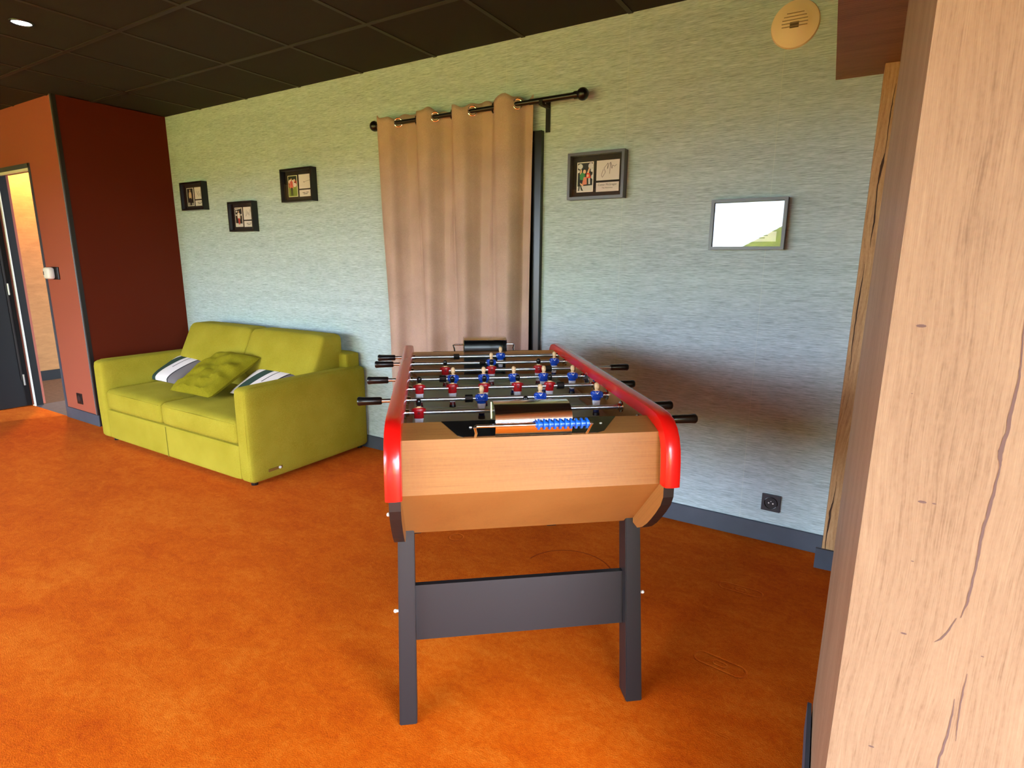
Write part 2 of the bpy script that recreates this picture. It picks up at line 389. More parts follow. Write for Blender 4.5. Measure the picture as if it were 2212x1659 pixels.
# remaining walls of the room (out of the photo, they shape the light)
PLAIN = mat('warm_white_paint', (220, 206, 188), .8)
bm = BM(); box(bm, -8.2, -8.1, YR-.1, YT+.1, 0, ZC); struct('wall_far_left', bm, PLAIN)
bm = BM(); edges = [-8.1]+[v for a, b in WIN for v in (a, b)]+[2.2]
for i in range(0, len(edges), 2): box(bm, edges[i], edges[i+1], YR-.1, YR, 0, ZC)
for (a, b), WZ1 in zip(WIN, HEAD): box(bm, a, b, YR-.1, YR, 0, WZ0); box(bm, a, b, YR-.1, YR, WZ1, ZC)
struct('wall_front', bm, PLAIN)
for i, (a, b) in enumerate(WIN):
    WZ1 = HEAD[i]
    w = thing('window_%d' % (i+1), 'w', 'w', ((a+b)/2, YR-.05, 0)); del w['label']; del w['category']; w['kind'] = 'structure'
    h = (b-a)/2; bm = BM()
    box(bm, -h, -h+.05, -.03, .03, WZ0, WZ1); box(bm, h-.05, h, -.03, .03, WZ0, WZ1); box(bm, -h+.05, h-.05, -.03, .03, WZ0, WZ0+.05); box(bm, -h+.05, h-.05, -.03, .03, WZ1-.05, WZ1)
    link('window_frame', bm, BLACK, w)
    bm = BM(); box(bm, -h+.05, h-.05, -.003, .003, WZ0+.05, WZ1-.05); link('pane', bm, GLASS, w)
# the lawn and its bank outside
bm = BM(); NX, NY = 30, 12; vs = []
for j in range(NY+1):
    for i in range(NX+1):
        x = -16+i*24/NX; y = YR-.2-j*14/NY; t = max(0, min(1, (-y-5.5)/6)); z = -.15+(1.9+.55*(x+3.2))*t*t*(3-2*t)
        vs.append(bm.verts.new((x, y, min(z, 3.2))))
for j in range(NY):
    for i in range(NX):
        a = j*(NX+1)+i; bm.faces.new((vs[a], vs[a+1], vs[a+NX+2], vs[a+NX+1]))
struct('ground_lawn', bm, mat('lawn', (140, 140, 36), .9, var=.3, vscale=4), smooth=True)
# wood-clad right side: near panel, its edge, rear post and low soffit, all turned 3 degrees
TH = .0535
def W2(x, y): return (x, y)
P0 = Vector((0.0, 1.686)); dY = Vector((-math.sin(TH), math.cos(TH))); dX = Vector((math.cos(TH), math.sin(TH)))
near = P0-dY*.617
a = near; b_ = P0; c_ = P0+dX*1.6; d_ = near+dX*1.6
bm = BM(); fs = prism(bm, [tuple(a+dX*.003), tuple(b_+dX*.003), tuple(c_), tuple(d_)], 0, 2.087, 'z')
for f in fs[2:]:
    n = f.calc_center_median()
    if (Vector((n.x, n.y))-((a+b_)/2+dX*.003)).length < .01: f.material_index = 1
# splits in the oak: real thin dark slivers let into the face
def onface(px, py):
    X = (px-1106)/FPX; Y = (829.5-py)/FPX; d = _r2*X+_u2*Y+_f
    nrm = Vector((dY.x, dY.y, 0)); p0 = Vector((near.x, near.y, 0)); o3 = Vector((0, 0, 1.345))
    return o3+d*((p0-o3).dot(nrm)/d.dot(nrm))
def sliver(pts, widths, q=None):
    n3 = Vector((-dY.x, -dY.y, 0))*.0006; sx = Vector((dX.x, dX.y, 0)); prev = None
    P = []
    for i in range(len(pts)-1):
        for k in range(6):
            t = k/6; P.append((pts[i]*(1-t)+pts[i+1]*t, widths[i]*(1-t)+widths[i+1]*t))
    P.append((pts[-1], widths[-1]))
    for i, (p, w) in enumerate(P):
        j = (noise.noise(p*60)*.0016+noise.noise(p*17)*.002); w = w*(.75+.6*abs(noise.noise(p*90)))
        cur = (bm.verts.new(p+sx*(j-w)+n3), bm.verts.new(p+sx*(j+w)+n3))
        if prev:
            f = bm.faces.new((prev[0], prev[1], cur[1], cur[0])); f.material_index = 2
        prev = cur
F = [onface(*p) for p in ((2212, 690), (2202, 790), (2192, 860), (2176, 935), (2163, 975), (2158, 1010), (2145, 1070), (2128, 1130), (2116, 1190), (2105, 1240), (2092, 1290), (2075, 1335))]
sliver(F, [.0008, .001, .0024, .0026, .0034, .001, .0022, .0018, .002, .0014, .0018, .0004])
sliver([onface(*p) for p in ((2066, 1335), (2050, 1360), (2030, 1380), (2016, 1386))], [.0004, .0012, .0016, .0004])
sliver([onface(*p) for p in ((2064, 1510), (2055, 1560), (2043, 1600), (2030, 1640), (2020, 1690))], [.0004, .0012, .0018, .0016, .0008])
sliver([onface(*p) for p in ((2089, 1455), (2080, 1500), (2070, 1560), (2063, 1600))], [.0003, .001, .0008, .0003])
for k in ((1992, 1084, 8), (2018, 1088, 4), (1952, 1368, 6), (1971, 1212, 3), (1882, 1612, 6), (1990, 704, 9), (1970, 850, 2), (2122, 1418, 3)):
    p = onface(k[0], k[1]); r = k[2]*.0005; sx = Vector((dX.x, dX.y, 0)); n3 = Vector((-dY.x, -dY.y, 0))*.0005
    vv = [bm.verts.new(p+n3+sx*(r*1.5*math.cos(t*PI/5))+Vector((0, 0, r*.55*math.sin(t*PI/5)))) for t in range(10)]
    f = bm.faces.new(vv); f.material_index = 2
SPLIT = mat('dark_split', (98, 74, 66), .9)
struct('wall_right', bm, [OAK, WALNUT, SPLIT])
# baseboard along the panel's edge face
bm = BM(); e0 = P0-dY*.0; e1 = P0-dY*.60
prism(bm, [tuple(e0), tuple(e1), tuple(e1-dX*.011), tuple(e0-dX*.011)], 0, .094, 'z'); struct('baseboard_right', bm, BASEB)
# rear post
q0 = Vector((-.042, 2.752)); bm = BM()
prism(bm, [tuple(q0), tuple(q0+dX*.9), tuple(q0+dX*.9+dY*.1), (q0.x-.004, YB)], .0, 2.086, 'z')
def postpt(px, py):
    X = (px-1106)/FPX; Y = (829.5-py)/FPX; d = _r2*X+_u2*Y+_f; nrm = Vector((dY.x, dY.y, 0)); o3 = Vector((0, 0, 1.345))
    return o3+d*((Vector((q0.x, q0.y, 0))-o3).dot(nrm)/d.dot(nrm))
sliver([postpt(*p) for p in ((1936, 180), (1925, 235), (1912, 330), (1905, 358), (1896, 400), (1888, 480), (1879, 535))], [.0005, .002, .001, .006, .002, .003, .0005])
sliver([postpt(*p) for p in ((1868, 570), (1855, 650), (1842, 735), (1836, 800))], [.0005, .003, .002, .0005])
sliver([postpt(*p) for p in ((1808, 1040), (1800, 1080), (1793, 1110), (1785, 1160), (1782, 1195))], [.0005, .002, .005, .002, .001])
sliver([postpt(*p) for p in ((1948, 150), (1940, 260), (1926, 400))], [.0005, .0016, .0005])
struct('wall_right_back', bm, [OAKD, OAKD, mat('dark_crack', (70, 46, 32), .9)])
bm = BM(); prism(bm, [tuple(q0-dX*.024), tuple(q0+dX*.9), tuple(q0+dX*.9-dY*.014), tuple(q0-dX*.024-dY*.014)], 0, .094, 'z'); struct('baseboard_right_back', bm, BASEB)
bm = BM(); box(bm, 1.0, 1.1, 1.75, YB, 0, 2.086); struct('wall_passage', bm, WALNUT)
s0 = Vector((-.214, 2.895)); s1 = s0-dY*4.6
bm = BM(); ys = [0, .045, 1.0, 1.25, 2.2, 3.2, 4.6]
for i in range(len(ys)-1):
    A = s0-dY*ys[i]; Bq = s0-dY*(ys[i+1]-.0025)
    prism(bm, [tuple(A), tuple(A+dX*2.2), tuple(Bq+dX*2.2), tuple(Bq)], 2.087, 2.10, 'z')
prism(bm, [tuple(s0), tuple(s0+dX*2.2), tuple(s1+dX*2.2), tuple(s1)], 2.10, ZC, 'z')
struct('ceiling_soffit', bm, WALNUTH)
bm = BM(); box(bm, 2.1, 2.2, YR, RW[0], 0, ZC); box(bm, 2.1, 2.2, RW[1], YB, 0, ZC); box(bm, 2.1, 2.2, RW[0], RW[1], 0, .35); box(bm, 2.1, 2.2, RW[0], RW[1], 2.25, ZC); struct('wall_far_right', bm, PLAIN)
bm = BM(); 
for y in (RW[0], (RW[0]+RW[1])/2-.025, RW[1]-.05): box(bm, 2.12, 2.18, y, y+.05, .35, 2.25)
box(bm, 2.12, 2.18, RW[0], RW[1], .35, .4); box(bm, 2.12, 2.18, RW[0], RW[1], 2.2, 2.25); struct('window_5', bm, BLACK)  # unseen window, added to bring fill light from the right
# black door frame hidden behind the curtain
bm = BM()
for a in ((-2.62, -2.57, 0, 2.03), (-1.63, -1.58, 0, 2.03)): box(bm, a[0], a[1], YB-.03, YB, a[2], a[3])
box(bm, -2.57, -1.63, YB-.03, YB, 1.98, 2.03); box(bm, -2.57, -1.63, YB-.012, YB, 0, 1.98); struct('door_2', bm, BLACKP)

# ------------------------------------------------------------ curtain and rod
RY, RZ = 2.822, 2.164
rod = thing('curtain_rod', 'black metal curtain rod with ball ends above the taupe curtain', 'curtain rod', (0, 0, 0))
bm = BM(); cyl(bm, (-2.72, RY, RZ), (-1.62, RY, RZ), .0125, 16); cyl(bm, (-1.63, RY, RZ), (-1.345, RY, RZ), .0145, 16); link('pole', bm, BLACKP, rod, True)
for x in (-2.746, -1.325):
    bm = BM(); ball(bm, (x, RY, RZ), .031, 20, 14); cyl(bm, (x+(.02 if x < -2 else -.02), RY, RZ), (x+(.045 if x < -2 else -.045), RY, RZ), .019, 16); link('finial', bm, BLACKP, rod, True)
for x in (-1.556, -2.735+.05):
    bm = BM(); box(bm, x-.013, x+.013, YB-.006, YB, 2.02, 2.175); box(bm, x-.010, x+.010, RY, YB-.006, RZ-.026, RZ-.014); box(bm, x-.01, x+.01, RY-.016, RY+.016, RZ-.026, RZ+.002); link('bracket', bm, BLACKP, rod)
cur = thing('curtain', 'taupe eyelet curtain hanging on the black rod between the framed pictures', 'curtain', (-2.17, RY, 0))
bm = BM(); keys = [(-2.712, -.012), (-2.68, -.030), (-2.60, -.034), (-2.555, 0), (-2.50, .036), (-2.43, .036), (-2.405, 0), (-2.37, -.036), (-2.31, -.034), (-2.265, 0), (-2.22, .034), (-2.165, .034), (-2.14, 0), (-2.11, -.036), (-2.045, -.034), (-2.0, 0), (-1.95, .036), (-1.885, .036), (-1.855, 0), (-1.82, -.038), (-1.75, -.036), (-1.705, 0), (-1.67, .034), (-1.625, .03)]
def ci(t):
    s = t*(len(keys)-1); i = min(int(s), len(keys)-2); f = s-i
    def cr(k):
        p = [keys[max(0, min(len(keys)-1, i+j))][k] for j in (-1, 0, 1, 2)]
        return .5*((2*p[1])+(-p[0]+p[2])*f+(2*p[0]-5*p[1]+4*p[2]-p[3])*f*f+(-p[0]+3*p[1]-3*p[2]+p[3])*f**3)
    return cr(0), cr(1)
NU, NZ = 260, 60; rows = []
for j in range(NZ+1):
    z = 2.2-(2.2-.03)*(j/NZ)**1.1; row = []
    for i in range(NU+1):
        t = i/NU; x, y = ci(t); dn = (2.2-z)/2.17
        x += .05*dn*(1-t)*math.sin(dn*2.2)+.012*math.sin(t*23+dn*3)*dn
        amp = 1-.14*math.sin(min(1, dn*1.6)*PI/2)
        y = y*amp+.013*math.sin(t*47+dn*2)*min(1, dn*3)+.004*noise.noise(Vector((x*9, z*3, 0)))
        zz = z+(.012*math.sin(t*37+1)+.006*math.sin(t*90))*(1-dn)**12
        if j <= 2: zz += .0
        y = min(y, .036)
        row.append(bm.verts.new((x+2.17, y, zz)))
    rows.append(row)
for j in range(NZ):
    for i in range(NU): bm.faces.new((rows[j][i], rows[j][i+1], rows[j+1][i+1], rows[j+1][i]))
cl = link('cloth', bm, CURT, cur, True); md = cl.modifiers.new('thick', 'SOLIDIFY'); md.thickness = .002
for x in (-2.548, -2.262, -1.997, -1.703, -2.405, -2.14, -1.857):
    bm = BM(); front = x in (-2.548, -2.262, -1.997, -1.703)
    # grommet ring, facing along the cloth where it crosses the pole
    n = Vector((-1, -.85, 0)).normalized() if front else Vector((1, -.85, 0)).normalized()
    n = Vector((.55, -1, 0)).normalized() if front else Vector((-.8, -1, 0)).normalized()
    s = Vector((-n.y, n.x, 0)); ring = []
    pts = []
    for k in range(25):
        a = k*2*PI/24; pts.append(Vector((x+2.17, 0, RZ))+(s*math.cos(a)+Vector((0, 0, 1))*math.sin(a))*.0245)
    tube(bm, pts, .0045, 8, cap=False); link('eyelet', bm, CHROME if front else BLACKP, cur, True)

# ------------------------------------------------------------ framed pictures
def hexrgb(*c): return c
_cm = {}
def cmat(rgb):
    if rgb not in _cm: _cm[rgb] = mat('print_ink', rgb, .6)
    return _cm[rgb]
def shadow_frame(x0, x1, z0, z1, label, finish, pic, lines, glass_dirty=False, depth=.05):
    cx, w = (x0+x1)/2, x1-x0; h = z1-z0
    t = thing('picture_frame', label, 'picture frame', (cx, YB, z0), 0, 'box frames on the grasscloth wall')
    b_ = .014; bm = BM(); X = w/2
    # mitred deep frame
    for (ax, bx, az, bz) in ((-X, X, 0, b_), (-X, X, h-b_, h)): box(bm, ax, bx, -depth, 0, az, bz)
    for (ax, bx) in ((-X, -X+b_), (X-b_, X)): box(bm, ax, bx, -depth, 0, b_, h-b_)
    bmesh.ops.remove_doubles(bm, verts=bm.verts[:], dist=1e-5)
    link('frame', bm, finish, t)
    bm = BM(); box(bm, -X+b_, X-b_, -.012, -.004, b_, h-b_); link('mount', bm, MATB, t)
    def card(name, u0, u1, v0, v1, mats, polys):
        bm = BM(); a, c = -X+u0*w, -X+u1*w; d, e = h*(1-v1), h*(1-v0)
        box(bm, a, c, -.0145, -.012, d, e, 0)
        for k, (mi, pts) in enumerate(polys):
            yy = -.0147-.00006*k
            f = bm.faces.new([bm.verts.new((a+(c-a)*p[0], yy, d+(e-d)*p[1])) for p in pts]); f.material_index = mi
        return link(name, bm, mats, t, recalc=False)
    mats, polys = pic; card('photograph', .125, .425, .185, .83, mats, polys)
    def squig(kind):
        out = []
        rnd = random.Random(kind); x, y = .2, .35; pts = []
        if kind == 4: pts = [(.30, .55), (.22, .25), (.27, .15), (.40, .40), (.33, .60), (.50, .85), (.48, .55), (.55, .80), (.62, .88), (.58, .30), (.62, .85), (.68, .55), (.70, .72), (.80, .66), (.88, .74)]
        elif kind == 3: pts = [(.35, .45), (.42, .50), (.40, .42), (.55, .50), (.75, .53), (.9, .56)]
        else:
            for i in range(9): pts.append((.25+.06*i+rnd.uniform(-.08, .08), .5+rnd.uniform(-.3, .3)))
        for i in range(len(pts)-1):
            p, q = Vector(pts[i]), Vector(pts[i+1]); d = (q-p).normalized(); n = Vector((-d.y, d.x))*.008
            out.append((1, [p-n, q-n, q+n, p+n]))
        return out
    card('signature_card', .48, .88, .18, .60, [PAPER, INK], squig(lines))
    c2 = card('name_card', .48, .88, .645, .84, [PAPER, INK], [] if lines == 4 else
         [(1, [(a_, v_), (a_+l_, v_), (a_+l_, v_+.09), (a_, v_+.09)]) for a_, l_, v_ in ((.25, .22, .55), (.53, .2, .57), (.32, .32, .33))])
    if lines == 4:
        zc = h*(1-.74)
        for txt, s, dz in (('Conor McGregor', .0115, .006), ('The Notorious', .0078, -.008)):
            cu = bpy.data.curves.new('lettering', 'FONT'); cu.body = txt; cu.size = s*1.25; cu.align_x = 'CENTER'; cu.extrude = .0001
            cu.materials.append(INK); to = bpy.data.objects.new('tmp', cu); C.objects.link(to)
            dg = bpy.context.evaluated_depsgraph_get(); me = bpy.data.meshes.new_from_object(to.evaluated_get(dg)); bpy.data.objects.remove(to)
            to = bpy.data.objects.new('lettering', me); C.objects.link(to); to.parent = c2
            to.rotation_euler = (PI/2, 0, 0); to.location = (-X+.68*w, -.0149, zc+dz)
    bm = BM(); box(bm, -X+b_, X-b_, -depth+.020 if False else -.040, -.0385, b_, h-b_); link('glass', bm, GLASS, t)
    return t
def fig(cx, base, top, skin, shirt, trous, ms):
    """small standing figure as flat printed shapes; returns polys with indexes in ms order"""
    H = top-base; P = []
    P.append((trous, [(cx-.10, base), (cx-.02, base), (cx, base+.38*H), (cx+.03, base), (cx+.12, base), (cx+.11, base+.48*H), (cx-.10, base+.48*H)]))
    P.append((shirt, [(cx-.12, base+.45*H), (cx+.12, base+.45*H), (cx+.17, base+.78*H), (cx+.05, base+.84*H), (cx-.05, base+.84*H), (cx-.17, base+.78*H)]))
    P.append((skin, [(cx-.17, base+.78*H), (cx-.22, base+.55*H), (cx-.13, base+.40*H), (cx-.10, base+.43*H), (cx-.16, base+.57*H), (cx-.12, base+.75*H)]))
    P.append((skin, [(cx+.17, base+.78*H), (cx+.22, base+.52*H), (cx+.17, base+.36*H), (cx+.13, base+.40*H), (cx+.17, base+.55*H), (cx+.12, base+.75*H)]))
    P.append((skin, [(cx+.065*math.cos(k*PI/5), base+.91*H+.075*H*math.sin(k*PI/5)) for k in range(10)]))
    return P
inset = lambda mi: (mi, [(.05, .03), (.95, .03), (.95, .97), (.05, .97)])
def ell(mi, x, y, a, b): return (mi, [(x+a*math.cos(k*PI/6), y+b*math.sin(k*PI/6)) for k in range(12)])
WH, DK, SK = (235, 225, 220), (26, 20, 18), (224, 176, 140)
p1 = ([cmat(WH), cmat(DK), cmat(SK), cmat((205, 170, 140)), cmat((38, 30, 30)), cmat((150, 140, 140))],
      [inset(1), ell(5, .25, .12, .2, .08), ell(5, .75, .1, .2, .07)]+fig(.5, .06, .93, 2, 3, 4, None))
p2 = ([cmat(WH), cmat(DK), cmat(SK), cmat((230, 222, 220)), cmat((196, 60, 50)), cmat((210, 205, 205))],
      [inset(1), (5, [(.05, .03), (.95, .03), (.95, .16), (.05, .2)]), ell(5, .25, .8, .12, .05), ell(5, .2, .62, .12, .04), ell(5, .85, .62, .1, .05), (5, [(.1, .88), (.85, .93), (.85, .96), (.1, .94)])]+fig(.52, .12, .85, 2, 3, 4, None))
p3 = ([cmat((226, 222, 180)), cmat((118, 140, 50)), cmat(SK), cmat((214, 96, 88)), cmat((40, 48, 24)), cmat((150, 40, 34)), cmat((235, 215, 215))],
      [inset(1), (4, [(.05, .72), (.95, .72), (.95, .97), (.05, .97)]), (5, [(.05, .45), (.95, .5), (.95, .74), (.05, .76)]), ell(2, .7, .76, .11, .07), ell(6, .25, .72, .16, .1), ell(6, .72, .55, .2, .1), ell(5, .3, .5, .2, .09), ell(6, .55, .68, .12, .12)]+fig(.38, .06, .88, 2, 3, 4, None))
p4 = ([cmat(WH), cmat((16, 22, 18)), cmat((236, 190, 150)), cmat((50, 140, 70)), cmat((226, 70, 40)), cmat((214, 210, 212)), cmat((226, 136, 110))],
      [inset(1), (5, [(.05, .03), (.95, .03), (.95, .22), (.05, .2)]), ell(5, .2, .86, .15, .09), ell(5, .83, .86, .15, .1), ell(5, .9, .72, .08, .06), ell(5, .1, .7, .08, .05), ell(5, .93, .5, .06, .07), (5, [(.72, .26), (.82, .26), (.8, .5), (.7, .5)]),
       (2, [(.18, .60), (.32, .60), (.28, .76), (.22, .78)]), (2, [(.60, .62), (.72, .60), (.80, .80), (.74, .82)]), ell(2, .46, .68, .09, .07),
       (3, [(.2, .42), (.5, .40), (.48, .62), (.28, .66), (.18, .56)]), (4, [(.55, .46), (.86, .46), (.78, .62), (.60, .64)]), (6, [(.32, .24), (.62, .26), (.6, .50), (.42, .50)]), ell(2, .66, .54, .07, .05),
       (1, [(.10, .05), (.17, .05), (.2, .25), (.13, .3)]), (1, [(.28, .06), (.42, .04), (.38, .08), (.26, .22), (.22, .2)]), (2, [(.2, .32), (.24, .24), (.42, .19), (.42, .22), (.27, .30)])])
shadow_frame(-5.03, -4.71, 1.743, 1.966, 'black box frame nearest the red-brown corner, photo of a lone standing figure', BLACKP, p1, 1)
shadow_frame(-4.388, -4.078, 1.558, 1.784, 'lowest of the black box frames above the green sofa', BLACKP, p2, 2)
shadow_frame(-3.725, -3.39, 1.752, 1.980, 'black box frame closest to the left side of the curtain', BLACKP, p3, 3)
shadow_frame(-1.410, -1.100, 1.663, 1.894, 'dark grey box frame right of the curtain, signed card and green and red photo', GREY, p4, 4)
shadow_frame(-.664, -.340, 1.405, 1.630, 'grey box frame mirroring the bright window, nearest the wood post', GREY, p1, 5)

# ------------------------------------------------------------ small wall fittings
def socket(name, label, x, y, z, rot=0):
    t = thing(name, label, 'power socket', (x, y, z), rot)
    s = .0425; bm = BM(); box(bm, -s, s, -.009, 0, -s, s, bev=.002); link('face_plate', bm, BLACKP if rot else mat('charcoal_plastic', (56, 56, 60), .4), t)
    bm = BM(); pts = [Vector((.029*math.cos(k*PI/12), -.0095, .029*math.sin(k*PI/12))) for k in range(25)]; tube(bm, pts, .0022, 8, cap=False)
    cyl(bm, (0, -.0085, 0), (0, -.0097, 0), .027, 24, 1); link('socket_well', bm, [BLACKP, mat('well_plastic', (40, 40, 44), .4)], t, True)
    for px, pz, r in ((-.0095, 0, .0034), (.0095, -.001, .0034), (0, .009, .0022)):
        bm = BM(); cyl(bm, (px, -.0096, pz), (px, -.0108, pz), r, 10); link('contact', bm, WHITEP, t)
    return t
socket('wall_socket', 'charcoal square power socket low on the grasscloth wall by the wood post', -.283, YB, .203)
t = thing('wall_socket', 'small black power socket low on the terracotta wall beside the doorway', 'power socket', (-5.512, YT, .195))
bm = BM(); box(bm, -.042, .042, -.009, 0, -.045, .045, bev=.002); link('face_plate', bm, BLACKP, t)
bm = BM(); cyl(bm, (0, -.009, 0), (0, -.011, 0), .027, 24); link('socket_well', bm, mat('dark_well', (44, 40, 44), .35), t)
t = thing('card_switch', 'white rounded unit on a black plate beside the doorway', 'wall switch', (-5.60, YT, 1.224))
bm = BM(); box(bm, -.045, .062, -.012, 0, -.05, .05, bev=.003); link('back_plate', bm, BLACKP, t)
bm = BM(); rbox(bm, (-.028, -.038, 0), (.05, .026, .047), .02, 6); link('white_cover', bm, WHITEP, t, True)
bm = BM(); box(bm, -.06, -.05, -.066, -.0635, -.014, .014); link('mark', bm, INK, t)
t = thing('air_vent', 'round cream air vent high on the grasscloth wall', 'air vent', (-.389, YB, 2.327))
bm = BM(); R = .0945; prof = [(0, .020), (.052, .020), (.056, .017), (.08, .013), (.091, .009), (.0945, 0)]
rings = []
for r, d in prof:
    if r == 0: rings.append([bm.verts.new((0, -d, 0))]); continue
    rings.append([bm.verts.new((r*math.cos(k*PI/24), -d, r*math.sin(k*PI/24))) for k in range(48)])
for i in range(len(rings)-1):
    for k in range(48):
        a = rings[i]; b2 = rings[i+1]
        if len(a) == 1: bm.faces.new((a[0], b2[k], b2[(k+1) % 48]))
        else: bm.faces.new((a[k], b2[k], b2[(k+1) % 48], a[(k+1) % 48]))
link('rim_plate', bm, CREAM, t, True)
bm = BM(); 
for k in range(5):
    z = -.012+.0125*k; hw = math.sqrt(max(0, .05**2-(z-.0)**2))
    box(bm, -hw, hw, -.0235, -.0195, z-.0012, z+.0012, 0)
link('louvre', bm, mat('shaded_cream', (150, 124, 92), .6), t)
bm = BM(); box(bm, -.018, .016, -.0225, -.0195, -.018, .004); link('dark_opening', bm, mat('duct_dark', (92, 74, 48), .8), t)
t = thing('ceiling_downlight', 'lit recessed downlight in the black tile ceiling', 'ceiling light', (-3.815, 1.445, ZC))
bm = BM(); pts = [Vector((.047*math.cos(k*PI/12), .047*math.sin(k*PI/12), -.002)) for k in range(25)]; tube(bm, pts, .006, 8, cap=False); link('trim_ring', bm, BLACKP, t, True)
bm = BM(); cyl(bm, (0, 0, -.0035), (0, 0, .0), .040, 24); link('lamp_lens', bm, m_emit('lit_lens', (255, 250, 240), 9), t)
L = bpy.data.lights.new('downlight_beam', 'SPOT'); L.energy = 12; L.color = (1, .93, .8); L.spot_size = 1.6; L.spot_blend = .7; L.shadow_soft_size = .04
o = bpy.data.objects.new('downlight_beam', L); C.objects.link(o); o.location = (-3.815, 1.445, ZC-.02)

# ------------------------------------------------------------ sofa
so = thing('sofa', 'lime green two-seat fabric sofa against the grasscloth wall', 'sofa', (-3.90, 2.42, 0))
SX0, SX1, SF, SBk = -4.815, -2.985, 1.935, 2.885
def S(bm, x0, x1, y0, y1, z0, z1, r, puff=(0, 0, 0), n=10, fn=None):
    rbox(bm, ((x0+x1)/2+3.90, (y0+y1)/2-2.42, (z0+z1)/2), ((x1-x0)/2, (y1-y0)/2, (z1-z0)/2), r, n, puff, fn=fn)
AW = .125
bm = BM(); S(bm, SX0+AW-.01, SX1-AW+.01, SF+.004, SBk-.01, .03, .255, .02); link('base', bm, SOFA, so, True)
bm = BM(); 
for i, x in enumerate((SX0, SX1-AW)):
    bm = BM(); S(bm, x, x+AW, SF, SBk, .028, .61, .032, (.004, .004, .006), 12); a = link('armrest', bm, SOFA, so, True)
    bm = BM(); xo = (x+AW-.022 if i else x+.022)+3.9; yf_ = SF-2.42+.004
    tube(bm, [(xo, yf_, .05), (xo, yf_-.004, .3), (xo, yf_-.001, .57), (xo, yf_+.02, .60), (xo, yf_+.05, .612), (xo, .40, .612)], .0028, 6)
    link('piping', bm, SOFA, a, True)
def front_arch(x0, x1):
    return None
for x0, x1 in ((SX0+AW+.002, -3.952), (-3.948, SX1-AW-.002)):
    def fn(p, x0=x0, x1=x1):
        # crown the cushion and drop its front edge a little
        q = p.copy(); return q
    bm = BM(); S(bm, x0, x1, SF+.004, 2.60, .25, .405, .035, (.0, .008, .018), 12); c = link('seat_cushion', bm, SOFA, so, True)
    bm = BM(); z = .382; tube(bm, [(x0+3.9+.02, SF-2.42+.007, z), ((x0+x1)/2+3.9, SF-2.42+.000, z+.004), (x1+3.9-.02, SF-2.42+.007, z)], .0022, 6); link('piping', bm, SOFA, c, True)
for x0, x1 in ((SX0+AW-.01, -3.902), (-3.898, SX1-AW+.002)):
    def fn(p):
        h = max(0, (p.z-.54)/.30); t = (2.80-2.42-p.y)/.32; g = max(0, min(1, (.575-p.z)/.10)); p = p.copy(); p.y += (.15*h+.085*g)*max(0, min(1, t)); return p
    bm = BM(); S(bm, x0, x1, 2.48, 2.80, .385, .838, .045, (.004, .014, .004), 14, fn); link('back_cushion', bm, SOFA, so, True)
bm = BM(); S(bm, SX0+.05, SX1-.05, 2.75, SBk-.002, .20, .71, .025); link('back_frame', bm, SOFA, so, True)
for x in (SX0+.06, SX1-.04):
    for y in (SF+.04, SBk-.05):
        bm = BM(); cyl(bm, (x+3.9+(.03 if x < -4 else -.03), y-2.42+.02, 0), (x+3.9+(.03 if x < -4 else -.03), y-2.42+.02, .035), .02, 12); link('foot', bm, BLACKP, so)
bm = BM(); tube(bm, [(.0, SF-2.42+.0015, .035), (.0, SF-2.42+.0015, .245)], .002, 6); link('front_seam', bm, mat('seam_shadow', (120, 112, 16), .9), so)
bm = BM(); box(bm, SX1+3.9+.003, SX1+3.9+.006, -.375, -.275, .078, .096, 0, .001, 1); tg = link('brand_tag', bm, mat('tan_leather', (120, 84, 20), .6), so)
bm = BM(); cyl(bm, (SX1+3.9+.006, -.297, .088), (SX1+3.9+.012, -.297, .088), .008, 12); link('tag_stud', bm, WHITEP, tg)

def pillow(name, label, mats, loc, rot, size=.42, th=.13, wr=0., group=None, seed=0):
    bm = BM(); N = 26; top = {}; bot = {}
    for i in range(N+1):
        for j in range(N+1):
            u = -1+2*i/N; v = -1+2*j/N
            e = (max(0, 1-u**4)*max(0, 1-v**4))**.5
            k = 1-.035*(1-abs(u*v))*(max(abs(u), abs(v))**6) * (1-min(abs(u), abs(v))**2)
            x, y = u*size[0]/2*k, v*size[1]/2*k
            w = wr*noise.noise(Vector((u*2.2+seed, v*3.5, .3)))*e+wr*.7*abs(noise.noise(Vector((u*3+v*2, v*5-u, 2.3+seed))))*e
            top[i, j] = bm.verts.new((x, y, th/2*e+w+.002))
            if 0 < i < N and 0 < j < N: bot[i, j] = bm.verts.new((x, y, -th/2*e*.8))
            else: bot[i, j] = top[i, j]
    for i in range(N):
        for j in range(N):
            bm.faces.new((top[i, j], top[i+1, j], top[i+1, j+1], top[i, j+1]))
            vs_ = []
            for q in ((i, j), (i, j+1), (i+1, j+1), (i+1, j)):
                if bot[q] not in vs_: vs_.append(bot[q])
            try: bm.faces.new(vs_)
            except ValueError: pass
    o = link(name, bm, mats, None, True); o.location = loc; o.rotation_euler = rot; tag(o, label, 'cushion', group); return o
